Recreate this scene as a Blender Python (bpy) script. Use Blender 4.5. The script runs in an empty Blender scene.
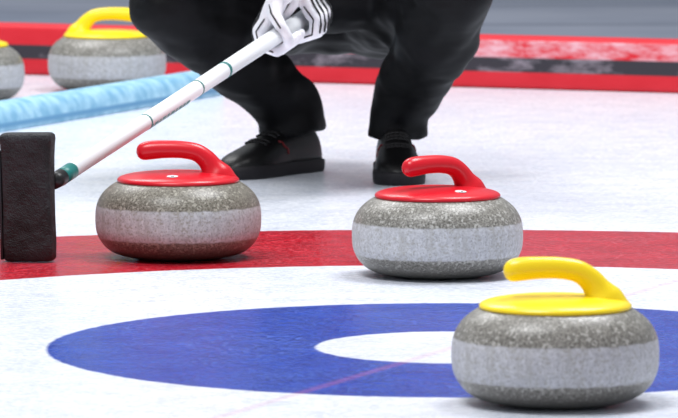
import bpy, bmesh, math, random
from mathutils import Vector, Matrix, noise
random.seed(3)
scene=bpy.context.scene
try:
    scene.view_settings.view_transform='Standard'
    scene.view_settings.look='None'
except Exception as e: print(e)
COL=scene.collection

# ---------------------------------------------------------------- helpers
def srgb(r,g,b):
    f=lambda c:(c/255/12.92) if c/255<=.04045 else ((c/255+.055)/1.055)**2.4
    return (f(r),f(g),f(b),1)
class NT:
    def __init__(s,name):
        s.m=bpy.data.materials.new(name); s.m.use_nodes=True
        s.t=s.m.node_tree; s.b=s.t.nodes['Principled BSDF']
    def n(s,typ,**k):
        nd=s.t.nodes.new(typ)
        for a,v in k.items():
            if a in('ins',):
                for i,x in v.items():
                    if hasattr(x,'is_output'): s.t.links.new(x,nd.inputs[i])
                    else: nd.inputs[i].default_value=x
            else: setattr(nd,a,v)
        return nd
    def math(s,op,a,b=0.0,clamp=False):
        nd=s.n('ShaderNodeMath',operation=op,ins={0:a,1:b}); nd.use_clamp=clamp
        return nd.outputs[0]
    def mix(s,f,a,b,bt='MIX'):
        nd=s.n('ShaderNodeMix',data_type='RGBA',blend_type=bt,ins={0:f,6:a,7:b}); return nd.outputs[2]
    def noise(s,vec,scale,detail=2,rough=.5):
        return s.n('ShaderNodeTexNoise',ins={'Vector':vec,'Scale':scale,'Detail':detail,'Roughness':rough}).outputs[0]
    def rng(s,v,a,b,c=0.0,d=1.0):
        return s.n('ShaderNodeMapRange',ins={0:v,1:a,2:b,3:c,4:d}).outputs[0]
    def bump(s,h,strength,dist):
        nd=s.n('ShaderNodeBump',ins={'Strength':strength,'Distance':dist,'Height':h})
        s.t.links.new(nd.outputs[0],s.b.inputs['Normal'])
    def set(s,**k):
        for a,v in k.items():
            a=a.replace('_',' ')
            i=s.b.inputs[a]
            if hasattr(v,'is_output'): s.t.links.new(v,i)
            else: i.default_value=v
        return s
    def obj(s): return s.n('ShaderNodeTexCoord').outputs['Object']

def plain(name,c,rough=.5,spec=.5,bs=0,bscale=200,bdist=.001,var=0):
    m=NT(name); o=m.obj()
    if var:
        nz=m.noise(o,bscale*.2,3)
        c2=tuple(min(1,x*(1-var)) for x in c[:3])+(1,)
        m.set(Base_Color=m.mix(nz,c,c2))
    else: m.set(Base_Color=c)
    m.b.inputs['Roughness'].default_value=rough
    m.b.inputs['Specular IOR Level'].default_value=spec
    if bs: m.bump(m.noise(o,bscale,3),bs,bdist)
    return m.m

def new_obj(name,bm,mats,smooth=True,parent=None):
    me=bpy.data.meshes.new(name); bm.to_mesh(me); bm.free()
    for m in (mats if isinstance(mats,(list,tuple)) else [mats]): me.materials.append(m)
    if smooth:
        for p in me.polygons: p.use_smooth=True
    ob=bpy.data.objects.new(name,me); COL.objects.link(ob)
    if parent is not None:
        ob.parent=parent
    return ob
def empty(name,loc=(0,0,0),rz=0):
    e=bpy.data.objects.new(name,None); e.empty_display_size=.1
    e.location=loc; e.rotation_euler=(0,0,rz); COL.objects.link(e); return e
def wparent(ob,e):
    ob.parent=e; ob.matrix_parent_inverse=(Matrix.Translation(e.location)@Matrix.Rotation(e.rotation_euler.z,4,'Z')).inverted()

def catmull(pts,n):
    out=[]; P=[Vector(p) for p in pts]; P=[P[0]*2-P[1]]+P+[P[-1]*2-P[-2]]
    for i in range(1,len(P)-2):
        a,b,c,d=P[i-1:i+3]
        for k in range(n):
            t=k/n
            out.append(.5*((2*b)+(c-a)*t+(2*a-5*b+4*c-d)*t*t+(3*b-a-3*c+d)*t**3))
    out.append(P[-2].copy()); return out

def revolve(bm,prof,seg=96,mi=0):
    rings=[]
    for r,z in prof:
        if r<1e-5: rings.append([bm.verts.new((0,0,z))])
        else: rings.append([bm.verts.new((r*math.cos(2*math.pi*i/seg),r*math.sin(2*math.pi*i/seg),z)) for i in range(seg)])
    for a,b in zip(rings,rings[1:]):
        for i in range(seg):
            j=(i+1)%seg
            if len(a)==1: f=bm.faces.new((a[0],b[j],b[i]))
            elif len(b)==1: f=bm.faces.new((a[i],a[j],b[0]))
            else: f=bm.faces.new((a[i],a[j],b[j],b[i]))
            f.material_index=mi

def cone(bm,p0,r0,p1,r1,seg=20,mi=0,caps=True):
    p0=Vector(p0);p1=Vector(p1); d=(p1-p0).normalized()
    x=d.orthogonal().normalized(); y=d.cross(x)
    A=[bm.verts.new(p0+r0*(x*math.cos(t)+y*math.sin(t))) for t in [2*math.pi*i/seg for i in range(seg)]]
    B=[bm.verts.new(p1+r1*(x*math.cos(t)+y*math.sin(t))) for t in [2*math.pi*i/seg for i in range(seg)]]
    for i in range(seg):
        j=(i+1)%seg; bm.faces.new((A[i],A[j],B[j],B[i])).material_index=mi
    if caps:
        bm.faces.new(A[::-1]).material_index=mi; bm.faces.new(B).material_index=mi
def ball(bm,c,r,sc=(1,1,1),rot=None,sub=3):
    M=Matrix.Translation(Vector(c))
    if rot is not None: M=M@rot
    M=M@Matrix.Diagonal((r*sc[0],r*sc[1],r*sc[2],1))
    bmesh.ops.create_icosphere(bm,subdivisions=sub,radius=1,matrix=M)
def chain(bm,pts,flat0=False,flat1=False,seg=20,sub=2):
    for i,(p,r) in enumerate(pts):
        if not((i==0 and flat0) or (i==len(pts)-1 and flat1)): ball(bm,p,r,sub=sub)
        if i: cone(bm,pts[i-1][0],pts[i-1][1],p,r,seg)
def remesh(ob,vox,it=6,fac=.5):
    m=ob.modifiers.new('remesh','REMESH'); m.mode='VOXEL'; m.voxel_size=vox; m.use_smooth_shade=True
    s=ob.modifiers.new('smooth','SMOOTH'); s.factor=fac; s.iterations=it
def box(bm,c,s,rot=None,mi=0,bev=0,segs=3):
    M=Matrix.Translation(Vector(c))
    if rot is not None: M=M@rot
    M=M@Matrix.Diagonal((s[0],s[1],s[2],1))
    g=bmesh.ops.create_cube(bm,size=1,matrix=M)
    vs=set(g['verts']); fs=[f for f in bm.faces if set(f.verts)<=vs]
    for f in fs: f.material_index=mi
    if bev:
        es=list({e for f in fs for e in f.edges})
        bmesh.ops.bevel(bm,geom=es,offset=bev,segments=segs,profile=.5,affect='EDGES')

# ---------------------------------------------------------------- materials
C0=Vector((.1744,8.66,0)); V=Vector((.377,.926,0)).normalized(); N=Vector((V.y,-V.x,0)); ANG=math.atan2(N.y,N.x)

def ice_material():
    m=NT('curling_ice'); pos=m.n('ShaderNodeNewGeometry').outputs['Position']
    rel=m.n('ShaderNodeVectorMath',operation='SUBTRACT',ins={0:pos,1:C0}).outputs[0]
    L=m.n('ShaderNodeVectorMath',operation='LENGTH',ins={0:rel}).outputs['Value']
    wob=m.math('MULTIPLY',m.math('SUBTRACT',m.noise(pos,40,3),.5),.010)
    L=m.math('ADD',L,wob)
    fine=m.noise(pos,90,5,.8); med=m.noise(pos,14,4,.65); big=m.noise(pos,1.8,3,.5)
    white=m.mix(m.rng(med,.35,.68),srgb(234,237,244),srgb(206,212,228))
    white=m.mix(m.rng(fine,.46,.62,0,.7),white,srgb(248,249,253))
    white=m.mix(m.rng(big,.38,.66,0,.4),white,srgb(212,218,233))
    red=m.mix(m.rng(med,.3,.7),srgb(196,18,38),srgb(160,10,28))
    blue=m.mix(m.rng(med,.3,.7),srgb(34,72,176),srgb(20,50,146))
    def step(r): return m.rng(L,r-.003,r+.003)
    frost=m.rng(fine,.48,.68,0,.42)
    frost2=m.math('MULTIPLY',frost,m.rng(m.noise(pos,4,3,.6),.32,.68,.25,1.2))
    redf=m.mix(frost2,red,srgb(226,150,166)); bluef=m.mix(frost2,blue,srgb(140,170,228))
    c=m.mix(step(.21),white,bluef); c=m.mix(step(.617),c,white)
    c=m.mix(step(1.225),c,redf); c=m.mix(step(1.87),c,white)
    d=m.math('ABSOLUTE',m.n('ShaderNodeVectorMath',operation='DOT_PRODUCT',ins={0:rel,1:N}).outputs['Value'])
    line=m.rng(d,.004,.014,.20,0)
    c=m.mix(line,c,srgb(215,110,135))
    m.set(Base_Color=c,Roughness=m.rng(fine,.3,.7,.12,.28))
    m.b.inputs['Specular IOR Level'].default_value=.40
    m.b.inputs['IOR'].default_value=1.31
    h=m.math('ADD',m.math('MULTIPLY',m.noise(pos,60,3,.6),1.6),m.math('MULTIPLY',med,1.2))
    m.bump(h,.5,.003)
    return m.m
ICE=ice_material()

def granite(name,cols,band):
    m=NT(name); o=m.obj()
    v=m.n('ShaderNodeTexVoronoi',ins={'Vector':o,'Scale':430}); vc=m.n('ShaderNodeSeparateColor',ins={0:v.outputs['Color']}).outputs[0]
    nz=m.noise(o,300,4,.75)
    v2=m.n('ShaderNodeSeparateColor',ins={0:m.n('ShaderNodeTexVoronoi',ins={'Vector':o,'Scale':260}).outputs['Color']}).outputs[0]
    c=m.mix(m.rng(vc,.2,.8),cols[0],cols[1])
    c=m.mix(m.rng(nz,.5,.62,0,.85),c,cols[2])
    c=m.mix(m.rng(v2,.86,.9,0,.6),c,cols[3])
    z=m.n('ShaderNodeSeparateXYZ',ins={0:o}).outputs[2]
    zz=m.math('ADD',z,m.math('MULTIPLY',m.math('SUBTRACT',m.noise(o,60,3),.5),.005))
    inb=m.math('MULTIPLY',m.rng(zz,.036,.039),m.rng(zz,.091,.094,1,0))
    bc=m.mix(m.rng(m.noise(o,140,4,.7),.35,.7),band[0],band[1])
    bc=m.mix(m.rng(v2,.82,.9,0,.6),bc,cols[1])
    bc=m.mix(m.rng(nz,.52,.66,0,.5),bc,cols[0])
    streak=m.noise(m.n('ShaderNodeMapping',ins={0:o,3:(1,1,.08)}).outputs[0],110,3)
    bc=m.mix(m.rng(streak,.48,.75,0,.5),bc,cols[1])
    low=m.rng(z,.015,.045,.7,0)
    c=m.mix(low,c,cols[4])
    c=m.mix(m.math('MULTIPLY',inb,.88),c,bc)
    m.set(Base_Color=c,Roughness=m.math('ADD',.34,m.math('MULTIPLY',inb,.3)),Specular_IOR_Level=.4)
    m.bump(nz,.25,.0008)
    return m.m
G1=granite('granite_grey',[srgb(114,111,104),srgb(150,147,140),srgb(68,65,60),srgb(190,188,182),srgb(76,73,69)],[srgb(202,203,208),srgb(168,168,174)])
G2=granite('granite_brown',[srgb(104,99,89),srgb(134,129,118),srgb(60,55,47),srgb(170,166,154),srgb(52,46,38)],[srgb(194,194,198),srgb(158,158,162)])
RED=plain('red_plastic',srgb(204,10,32),.30,.45)
YEL=plain('yellow_plastic',srgb(248,218,20),.30,.45)
BLKP=plain('black_plastic',srgb(22,22,24),.4,.4)
WHP=plain('white_plastic',srgb(230,230,232),.35)

# ---------------------------------------------------------------- ground
def rect(name,pts,mat):
    bm=bmesh.new(); bm.faces.new([bm.verts.new(p) for p in pts]); return new_obj(name,bm,mat,False)
BASE=Vector((-.098,14.40,0))           # a point on the barrier's front foot
def R(a,b,z=0):                         # rink axes: a across, b along from barrier
    p=BASE+N*a+V*b; return (p.x,p.y,z)
rect('floor',[R(-14,-26),R(14,-26),R(14,.05),R(-14,.05)],ICE)
wm=NT('walkway_carpet'); o=wm.obj()
wc=wm.mix(wm.rng(wm.noise(o,.9,3),.35,.65),srgb(112,119,134),srgb(136,141,154))
wc=wm.mix(wm.rng(wm.noise(wm.n('ShaderNodeMapping',ins={0:o,3:(.25,2.2,1)}).outputs[0],1.5,2),.5,.62,0,.6),wc,srgb(84,90,104))
wm.set(Base_Color=wc,Roughness=.85); wm.b.inputs['Specular IOR Level'].default_value=.1
rect('floor_walkway',[R(-14,.05),R(14,.05),R(14,10),R(-14,10)],wm.m)
rect('wall_back',[R(-14,10),R(14,10),R(14,10,5),R(-14,10,5)],plain('wall_paint',srgb(205,210,220),.8,.2,var=.08,bscale=5))

# ---------------------------------------------------------------- barrier
bm_m=NT('barrier_stripes'); o=bm_m.obj(); sp=bm_m.n('ShaderNodeSeparateXYZ',ins={0:o})
z=sp.outputs[2]; x=sp.outputs[0]
st=bm_m.n('ShaderNodeMapping',ins={0:o,3:(1,1,3)}).outputs[0]
mot=bm_m.noise(st,6,4,.6)
red=bm_m.mix(bm_m.rng(mot,.4,.6,0,.5),srgb(206,14,34),srgb(216,36,52))
frostx=bm_m.math('MULTIPLY',bm_m.rng(x,-.3,.25,0,1),bm_m.rng(bm_m.noise(st,9,4,.7),.38,.62))
top=bm_m.mix(bm_m.math('MULTIPLY',frostx,.75),red,srgb(228,196,206))
mid=bm_m.mix(bm_m.rng(mot,.5,.68),srgb(44,40,48),srgb(160,148,158))
c=bm_m.mix(bm_m.rng(z,.040,.043),red,mid); c=bm_m.mix(bm_m.rng(z,.076,.079),c,top)
c=bm_m.mix(bm_m.rng(z,.119,.121),c,red)
bm_m.set(Base_Color=c,Roughness=.6)
bm=bmesh.new(); box(bm,(0,.05,.064),(16,.10,.128),bev=.012)
ob=new_obj('rink_barrier',bm,bm_m.m); ob.location=BASE; ob.rotation_euler=(0,0,ANG)

# foam divider along the side of the sheet
fm=NT('blue_foam'); o=fm.obj(); z=fm.n('ShaderNodeSeparateXYZ',ins={0:o}).outputs[2]
c=fm.mix(fm.rng(fm.noise(o,25,3),.35,.65),srgb(118,172,204),srgb(166,208,229))
c=fm.mix(fm.math('MULTIPLY',fm.rng(z,.006,.012),fm.rng(z,.018,.022,1,0)),c,srgb(92,148,186))
fm.set(Base_Color=c,Roughness=.6)
E1=Vector((-.285,14.00,0)); Ln=3.4
bm=bmesh.new()
prof=[(-.05,0),(-.052,.018),(-.046,.040),(-.030,.056),(0,.062),(.030,.056),(.046,.040),(.052,.018),(.05,0)]
prof=[(p.x,p.y) for p in catmull([(a,b,0) for a,b in prof],4)]
rings=[]
for yy in [0,.008]+[.25*i for i in range(1,13)]+[Ln-.008,Ln]:
    s=.85 if yy in(0,Ln) else 1
    rings.append([bm.verts.new((a*s,-yy,max(b*s,0))) for a,b in prof])
for a,b in zip(rings,rings[1:]):
    for i in range(len(prof)):
        j=(i+1)%len(prof); bm.faces.new((a[i],b[i],b[j],a[j]))
bm.faces.new(rings[0]); bm.faces.new(rings[-1][::-1])
ob=new_obj('foam_divider',bm,fm.m); ob.location=E1+Vector((-.04,0,0)); ob.rotation_euler=(0,0,ANG)

# ---------------------------------------------------------------- curling stones
def stone(loc,rot,gm,hm,badge=True):
    e=empty('curling_stone',loc,rot)
    prof=[(0,.006),(.055,.006),(.060,.0),(.068,0),(.078,.002),(.100,.005),(.120,.013),(.134,.026),(.142,.041),(.1448,.055),(.1448,.078),(.141,.094),(.132,.109),(.118,.121),(.104,.128),(.08,.131),(0,.131)]
    P=[(max(p.x,0),max(p.y,0)) for p in catmull([(a,b,0) for a,b in prof],4)]; P[0]=(0,P[0][1]); P[-1]=(0,P[-1][1])
    ZS=1.045
    bm=bmesh.new(); revolve(bm,P,96); bmesh.ops.recalc_face_normals(bm,faces=bm.faces)
    for v in bm.verts: v.co.z*=ZS
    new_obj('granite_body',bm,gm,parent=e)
    bm=bmesh.new()
    P=[(p.x,p.y) for p in catmull([(.1035,.1265,0),(.1065,.1290,0),(.1060,.1325,0),(.100,.1365,0),(.082,.1405,0),(.05,.1435,0),(0,.1445,0)],4)]; P[-1]=(0,P[-1][1])
    revolve(bm,P,96)
    # gooseneck handle
    pts=[(.066,.1330,.039,.028),(.0640,.1410,.030,.024),(.0585,.152,.0200,.018),(.048,.1655,.0165,.0155),(.031,.1765,.0150,.015),(.005,.181,.0146,.015),(-.024,.1815,.0150,.0155),(-.049,.180,.0158,.016),(-.063,.1775,.0142,.0145),(-.0705,.1762,.0085,.009),(-.0730,.1758,.001,.001)]
    Q=catmull([(a,b,0) for a,b,_,_ in pts],5); S=catmull([(a,b,0) for _,_,a,b in pts],5)
    seg=24; rings=[]
    for i,q in enumerate(Q):
        t=(Q[min(i+1,len(Q)-1)]-Q[max(i-1,0)]).normalized(); nx,nz=t.y,-t.x
        if i<6:
            k=1-i/6; nx,nz=nx*(1-k)+1*k,nz*(1-k); l=math.hypot(nx,nz); nx/=l; nz/=l
        rings.append([bm.verts.new((q.x+nx*S[i].x*math.cos(a),S[i].y*math.sin(a),q.y+nz*S[i].x*math.cos(a))) for a in [2*math.pi*k/seg for k in range(seg)]])
    for a,b in zip(rings,rings[1:]):
        for i in range(seg):
            j=(i+1)%seg; bm.faces.new((a[i],a[j],b[j],b[i]))
    bm.faces.new(rings[-1]); bm.faces.new(rings[0][::-1])
    bmesh.ops.recalc_face_normals(bm,faces=bm.faces)
    for v in bm.verts: v.co.z*=ZS
    new_obj('handle',bm,hm,parent=e)
    if not badge: return e
    # maker's badge / bolt
    bm=bmesh.new()
    M=Matrix.Translation((-.008,-.072,.1408*ZS))@Matrix.Rotation(math.radians(6),4,'X')
    bmesh.ops.create_cone(bm,cap_ends=True,segments=24,radius1=.0105,radius2=.010,depth=.003,matrix=M)
    for f in bm.faces: f.material_index=0
    M2=M@Matrix.Translation((0,0,.0018)); n0=len(bm.faces)
    bmesh.ops.create_cone(bm,cap_ends=True,segments=24,radius1=.0042,radius2=.004,depth=.002,matrix=M2)
    bm.faces.ensure_lookup_table()
    for f in bm.faces[n0:]: f.material_index=1
    new_obj('badge',bm,[BLKP,WHP],False,parent=e)
    return e
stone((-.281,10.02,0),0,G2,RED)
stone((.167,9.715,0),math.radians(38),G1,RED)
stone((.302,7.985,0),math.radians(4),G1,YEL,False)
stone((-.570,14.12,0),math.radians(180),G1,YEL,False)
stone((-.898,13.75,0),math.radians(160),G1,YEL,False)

# ---------------------------------------------------------------- broom
P0=Vector((-.486,9.99,.142)); U=Vector((.385,1.06,.195)).normalized()
br=empty('curling_broom',(-.536,9.945,0))
sm=plain('broom_shaft_white',srgb(238,240,242),.3,.5)
TEAL=plain('teal_print',srgb(16,112,108),.4)
bm=bmesh.new()
S0,S1=.0,1.33
RA,RB=.0140,.0160
rr=lambda s: RA+(RB-RA)*s/1.33
cone(bm,P0+U*S0,rr(S0),P0+U*S1,rr(S1),32)
for a,b in [(.0,.050),(.40,.405),(.66,.665),(.80,.81),(1.31,1.335)]:
    cone(bm,P0+U*a,rr(a)+.0006,P0+U*b,rr(b)+.0006,32,mi=1)
sx=U.cross(Vector((0,0,1))).normalized(); sy=sx.cross(U).normalized()
def patch(a,b,t0,t1,mi=1):
    n=6; g=[]
    for i in range(n+1):
        t=t0+(t1-t0)*i/n; d=sx*math.cos(t)+sy*math.sin(t)
        g.append((bm.verts.new(P0+U*a+d*(rr(a)+.0005)),bm.verts.new(P0+U*b+d*(rr(b)+.0005))))
    for p,q in zip(g,g[1:]):
        bm.faces.new((p[0],q[0],q[1],p[1])).material_index=mi
s=.40
for w in [.012,.02,.008,.018,.014,.02,.01,.016,.012,.018]:
    patch(s,s+w,-1.3,-.25); s+=w+.005
patch(.38,.58,-1.65,-1.4)
ob=new_obj('shaft',bm,[sm,TEAL]); wparent(ob,br)
for p in ob.data.polygons:
    if len(p.vertices)>4: p.use_smooth=False
# head
hm=NT('broom_pad_fabric'); o=hm.obj()
hm.set(Base_Color=hm.mix(hm.rng(hm.noise(o,22,5,.7),.35,.7),srgb(14,14,16),srgb(46,46,50)),Roughness=.6,Specular_IOR_Level=.35)
hm.bump(hm.math('ADD',hm.noise(o,26,4,.6),hm.math('MULTIPLY',hm.noise(o,420,2),.25)),.9,.012)
bm=bmesh.new()
secs=[(.000,.040,.020),(.004,.0435,.024),(.03,.0445,.026),(.08,.0435,.026),(.13,.0435,.026),(.18,.0445,.0265),(.203,.046,.027),(.211,.047,.028),(.218,.0465,.027),(.222,.042,.022)]
rings=[]
for zz,a,b in secs:
    r=[]
    for k in range(40):
        t=2*math.pi*k/40; ct,stt=math.cos(t),math.sin(t)
        r.append(bm.verts.new((a*math.copysign(abs(ct)**.32,ct),b*math.copysign(abs(stt)**.45,stt),zz)))
    rings.append(r)
for a,b in zip(rings,rings[1:]):
    for i in range(40):
        j=(i+1)%40; bm.faces.new((a[i],a[j],b[j],b[i]))
bm.faces.new(rings[0][::-1]); bm.faces.new(rings[-1])
ob=new_obj('brush_pad',bm,hm.m,parent=br); ob.rotation_euler=(0,math.radians(-1.2),math.radians(-12)); ob.location=(0,0,.002)
bm=bmesh.new()
box(bm,(-.006,.032,.112),(.07,.018,.20),bev=.006)
box(bm,(-.046,0,.10),(.006,.04,.19),bev=.0025)
ob=new_obj('head_plate',bm,BLKP,parent=br); ob.rotation_euler=(0,math.radians(-1.2),math.radians(-12))
bm=bmesh.new()
cone(bm,P0-U*.03,.013,P0+U*.004,.0150,28)
cone(bm,P0-U*.02,.013,Vector((-.53,9.985,.13)),.02,20)
ob=new_obj('swivel_joint',bm,BLKP); wparent(ob,br)

# ---------------------------------------------------------------- curler (crouching person)
cu=empty('crouching_curler',(-.01,11.70,0))
CL=NT('black_tracksuit'); o=CL.obj()
fold=CL.noise(CL.n('ShaderNodeMapping',ins={0:o,3:(1,1,2.0)}).outputs[0],7,2,.5)
CL.set(Base_Color=CL.mix(CL.rng(fold,.4,.7),srgb(5,5,7),srgb(12,12,16)),Roughness=.62,Specular_IOR_Level=.2)
CL.bump(fold,.7,.022)
bm=bmesh.new()
hipR=Vector((-.10,11.86,.355)); hipL=Vector((.085,11.86,.355))
knR=Vector((-.340,11.52,.365)); knL=Vector((.224,11.42,.395))
anR=Vector((-.098,11.765,.135)); anL=Vector((.120,11.70,.135))
def lerp(a,b,t): return a+(b-a)*t
# trousers
chain(bm,[(hipR,.125),(lerp(hipR,knR,.45)+Vector((0,0,-.01)),.110),(knR,.080)],sub=3)
chain(bm,[(hipL,.125),(lerp(hipL,knL,.45)+Vector((0,0,-.01)),.112),(knL,.084)],sub=3)
chain(bm,[(knR,.080),(lerp(knR,anR,.35)+Vector((.0,.01,.0)),.080),(lerp(knR,anR,.72),.068),(anR,.063),(anR+Vector((.008,.0,-.055)),.066)],flat1=True,sub=3)
chain(bm,[(knL,.084),(lerp(knL,anL,.30)+Vector((.010,.012,-.015)),.086),(lerp(knL,anL,.65)+Vector((.006,0,0)),.070),(anL,.061),(anL+Vector((0,0,-.055)),.065)],flat1=True,sub=3)
# pelvis & torso (jacket)
ball(bm,(-.008,11.87,.375),.145,(1.12,.95,.95))
ball(bm,(-.008,11.76,.50),.15,(1.1,.9,1.1))
ball(bm,(-.008,11.64,.64),.16,(1.15,.85,1.05))
ball(bm,(-.008,11.57,.74),.13,(1.45,.85,.8))
ball(bm,(-.008,11.66,.40),.12,(1.25,.9,.9))
shR=Vector((-.185,11.53,.775)); shL=Vector((.170,11.53,.775))
H1=P0+U*1.125; H2=P0+U*1.235
def handframe(sgn,tilt):
    e2=Vector((0,0,-1))-U*(-U.z); e2.normalize()
    e1=e2.cross(U).normalized()
    if e1.x*sgn<0: e1=-e1
    c,s=math.cos(tilt),math.sin(tilt)
    return e1*c-e2*s, e2*c+e1*s       # tilt rolls the palm up over the shaft
fr1=handframe(-1,math.radians(28)); fr2=handframe(1,math.radians(28))
def hp(H,fr,a,b,w=0): return H+fr[0]*a+fr[1]*b+U*w
w1=hp(H1,fr1,.034,-.088,.005); w2=hp(H2,fr2,.034,-.088,.005)
elR=Vector((-.27,11.30,.58)); elL=Vector((.19,11.34,.56))
chain(bm,[(shR,.078),(lerp(shR,elR,.5),.064),(elR,.054),(lerp(elR,w1,.5),.052),(w1+(w1-elR).normalized()*0.0,.040)],flat1=True)
chain(bm,[(shL,.078),(lerp(shL,elL,.5),.064),(elL,.054),(lerp(elL,w2,.5),.052),(w2,.040)],flat1=True)
chain(bm,[((-.008,11.53,.82),.085),((-.008,11.49,.875),.066)],flat1=True)
ob=new_obj('tracksuit',bm,CL.m); remesh(ob,.0075,8,.5)
tx=bpy.data.textures.new('cloth_folds','CLOUDS'); tx.noise_scale=.09; tx.noise_depth=1
d=ob.modifiers.new('folds','DISPLACE'); d.texture=tx; d.texture_coords='GLOBAL'; d.strength=.024; d.mid_level=.5
wparent(ob,cu)

# gloves
GL=NT('white_glove_leather'); o=GL.obj()
GL.set(Base_Color=GL.mix(GL.rng(GL.noise(o,30,3),.4,.7),srgb(240,240,244),srgb(212,214,222)),Roughness=.55)
GL.bump(GL.noise(o,120,3),.3,.002)
def glove(nm,H,fr,wr):
    bm=bmesh.new()
    P=lambda a,b,w=0:hp(H,fr,a,b,w)
    lens=[.96,1.04,1.0,.84]
    for i in range(4):
        w=(-.0325+.0217*i)*1.0; k=lens[i]; r=.0104 if i<3 else .0092
        pts=[(P(.032,-.035,w*.85),r*1.05),(P(.0385,.010,w),r*1.08),(P(.020,.036*k,w),r*1.02),(P(-.013,.0310*k,w),r*.97),(P(-.0270,.007,w),r*.92),(P(-.0265,-.004,w),r*.85)]
        chain(bm,pts,seg=16,sub=2)
    # palm : hull of overlapping pads
    for i in range(5):
        w=-.030+.015*i
        chain(bm,[(P(.033,.002,w),.0125),(P(.035,-.035,w*.92),.0145),(P(.036,-.070,w*.72),.0165)],seg=16)
    # thumb leaves the side of the palm (index side), crosses in front of the shaft
    chain(bm,[(P(.032,-.058,-.022),.016),(P(.018,-.038,-.044),.0135),(P(-.004,-.027,-.050),.0115),(P(-.022,-.013,-.044),.0105),(P(-.029,.002,-.036),.009)],seg=16)
    # cuff
    chain(bm,[(P(.034,-.068,.0),.026),(P(.034,-.098,.004),.030),(P(.034,-.112,.006),.032)],flat1=True)
    ob=new_obj(nm,bm,GL.m); remesh(ob,.0022,4,.5); wparent(ob,cu)
    # dark stitched trim
    bm=bmesh.new()
    def seam(q,r=.0018):
        for a,b in zip(q,q[1:]): cone(bm,a,r,b,r,8)
        for a in q: ball(bm,a,r,sub=1)
    for i in range(4):
        w=(-.0325+.0217*i)
        k=lens[i]
        seam([P(.0495,-.040,w*.85),P(.0495,-.012,w*.95),P(.0505,.006,w),P(.0430,.027*k,w),P(.032,.040*k,w)],.0020)
    # seam along the near side of the index finger and round the thumb root
    w=-.0325-.0108
    seam([P(.034,-.020,w+.001),P(.0385,.010,w),P(.020,.036*.96,w+.0005),P(-.008,.0315*.96,w+.001)],.0016)
    seam([P(.040,-.052,-.036),P(.024,-.044,-.0565),P(.008,-.036,-.0600),P(-.006,-.028,-.0612)],.0016)
    ob=new_obj(nm+'_trim',bm,BLKP); wparent(ob,cu)
glove('glove_right',H1,fr1,w1)
glove('glove_left',H2,fr2,w2)

# shoes
SU=plain('shoe_leather_black',srgb(14,13,15),.42,.4,.3,60,.002,var=.2)
SS=plain('shoe_sole_grey',srgb(34,32,36),.6,.3)
SR=plain('shoe_red_trim',srgb(110,20,26),.5,.4)
SLc=plain('shoe_lace_black',srgb(30,28,30),.8)
def shoe(nm,toe,heel):
    toe=Vector(toe);heel=Vector(heel); d=(toe-heel); L=d.length; ang=math.atan2(d.y,d.x)
    e=Matrix.Translation(heel)@Matrix.Rotation(ang,4,'Z')
    secs=[(0.0,.018,.050),(.02,.030,.075),(.08,.036,.094),(.18,.038,.104),(.30,.038,.104),(.42,.039,.096),(.54,.043,.082),(.66,.047,.069),(.78,.048,.058),(.88,.043,.050),(.95,.032,.041),(.99,.018,.030),(1.0,.006,.024)]
    bm=bmesh.new(); rings=[]
    S=catmull(secs,3)
    def sect(s,k,n=24,off=0):
        th=math.pi*k/(n-1); c_,s_=math.cos(th),math.sin(th)
        return Vector((s.x*L,(s.y+off)*math.copysign(abs(c_)**.75,c_),.018+(s.z-.018+off)*abs(s_)**.8))
    for s in S: rings.append([bm.verts.new(sect(s,k)) for k in range(24)])
    for a,b in zip(rings,rings[1:]):
        for i in range(23): bm.faces.new((a[i],b[i],b[i+1],a[i+1]))
        bm.faces.new((a[23],b[23],b[0],a[0]))
    bm.faces.new(rings[0]); bm.faces.new(rings[-1][::-1])
    bmesh.ops.recalc_face_normals(bm,faces=bm.faces)
    bmesh.ops.transform(bm,matrix=e,verts=bm.verts)
    ob=new_obj(nm+'_upper',bm,SU); wparent(ob,cu)
    bm=bmesh.new(); out=[]
    for sgn in (1,-1):
        seq=S if sgn==1 else S[::-1]
        for s in seq: out.append(((s.x*1.02-.01)*L+ (0.003 if s.x>.5 else 0),sgn*(s.y+.005)))
    lv=[]
    for zz,sc in [(0,.965),(.004,.99),(.016,1.0),(.024,.995),(.027,.95)]:
        lv.append([bm.verts.new(((x-L/2)*sc+L/2,y*sc,zz)) for x,y in out])
    for a,b in zip(lv,lv[1:]):
        for i in range(len(out)):
            j=(i+1)%len(out); bm.faces.new((a[i],a[j],b[j],b[i]))
    bm.faces.new(lv[0][::-1]); bm.faces.new(lv[-1])
    bmesh.ops.transform(bm,matrix=e,verts=bm.verts)
    ob=new_obj(nm+'_sole',bm,SS); wparent(ob,cu)
    bm=bmesh.new()
    def secat(t):
        i=min(range(len(S)),key=lambda i:abs(S[i].x-t)); return S[i]
    for t0 in (.46,):
        for side in (0,1):
            pr=None
            for k in range(5):
                kk=2+k*1.1; s=secat(t0+.02*k)
                v=sect(s,kk if not side else 23-kk,off=.0006)
                if pr is not None: cone(bm,pr,.0022,v,.0022,8)
                pr=v
    bmesh.ops.transform(bm,matrix=e,verts=bm.verts)
    ob=new_obj(nm+'_stripes',bm,SR); wparent(ob,cu)
    bm=bmesh.new()
    for t0 in (.44,.50,.56,.62,.68):
        s=secat(t0); pr=None
        for k in range(8,16):
            v=sect(s,k,off=.0018)
            if pr is not None: cone(bm,pr,.0024,v,.0024,8)
            pr=v
    bmesh.ops.transform(bm,matrix=e,verts=bm.verts)
    ob=new_obj(nm+'_laces',bm,SLc); wparent(ob,cu)
shoe('shoe_right',(-.228,11.590,0),(-.055,11.825,0))
shoe('shoe_left',(.124,11.45,0),(.110,11.75,0))

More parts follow.
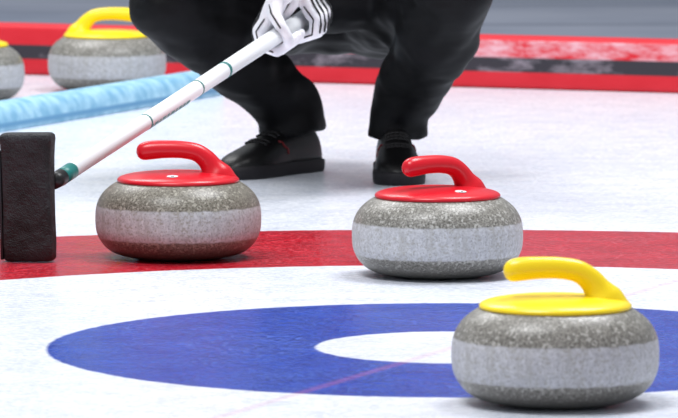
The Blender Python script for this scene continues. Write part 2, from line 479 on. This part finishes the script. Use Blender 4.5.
# head (outside the photo's crop, but part of the person)
SK=plain('skin',srgb(214,164,138),.5,.4,var=.08)
hc=Vector((-.008,11.42,.985))
bm=bmesh.new()
ball(bm,hc+Vector((0,.015,.03)),.09,(.84,1.08,1.0)); ball(bm,hc+Vector((0,-.022,-.035)),.062,(.95,1.0,1.15))
ball(bm,hc+Vector((0,-.055,-.085)),.028,(1,.8,.8))
chain(bm,[(hc+Vector((0,-.085,.015)),.009),(hc+Vector((0,-.106,-.022)),.014)])
for s in(-1,1):
    ball(bm,hc+Vector((s*.077,.015,-.008)),.03,(.3,.65,1.0)); ball(bm,hc+Vector((s*.034,-.064,-.022)),.026)
    ball(bm,hc+Vector((s*.03,-.076,.026)),.018,(1.3,.6,.5))
for z,w in((-.052,.022),(-.060,.020)): chain(bm,[(hc+Vector((-w,-.074,z)),.004),(hc+Vector((0,-.083,z)),.0065),(hc+Vector((w,-.074,z)),.004)])
chain(bm,[(hc+Vector((0,.03,-.05)),.055),(Vector((-.008,11.50,.86)),.058)])
ob=new_obj('head',bm,SK); remesh(ob,.004,4); wparent(ob,cu)
bm=bmesh.new(); ball(bm,hc+Vector((0,.028,.048)),.097,(.86,1.05,.93)); ball(bm,hc+Vector((0,.06,0)),.075,(1.0,.75,1.0))
ob=new_obj('hair',bm,plain('hair_brown',srgb(50,36,26),.6,.3,.8,180,.006)); remesh(ob,.006,3); wparent(ob,cu)
for s in(-1,1):
    bm=bmesh.new(); ball(bm,hc+Vector((s*.032,-.080,.006)),.0115); ob=new_obj('eye',bm,WHP); wparent(ob,cu)
    bm=bmesh.new(); ball(bm,hc+Vector((s*.032,-.0895,.006)),.005,(1,.6,1)); ob=new_obj('iris',bm,BLKP); wparent(ob,cu)

# ---------------------------------------------------------------- light
w=bpy.data.worlds.new('hall_light'); scene.world=w; w.use_nodes=True
bg=w.node_tree.nodes['Background']; bg.inputs[0].default_value=(.87,.93,1,1); bg.inputs[1].default_value=.45
def area(nm,loc,sx,sy,p,col=(1,1,1)):
    l=bpy.data.lights.new(nm,'AREA'); l.shape='RECTANGLE'; l.size=sx; l.size_y=sy; l.energy=p; l.color=col
    o=bpy.data.objects.new(nm,l); o.location=loc; COL.objects.link(o); return o
area('arena_light',(-1.5,7.5,5.5),2.2,2.2,290,(.98,.99,1))
area('arena_light.001',(1.8,11.0,5.5),2.2,2.2,320,(.97,.98,1))
area('arena_light.002',(-2.5,15,5.5),3,3,290,(1,1,1))

# ---------------------------------------------------------------- camera
cd=bpy.data.cameras.new('camera'); cam=bpy.data.objects.new('camera',cd); COL.objects.link(cam)
cam.location=(0,0,1.006); cam.rotation_euler=(math.radians(90-5.252),0,0)
cd.sensor_width=36; cd.lens=5755/678*36; cd.clip_end=200
cd.dof.use_dof=True; cd.dof.focus_distance=9.75; cd.dof.aperture_fstop=16
scene.camera=cam
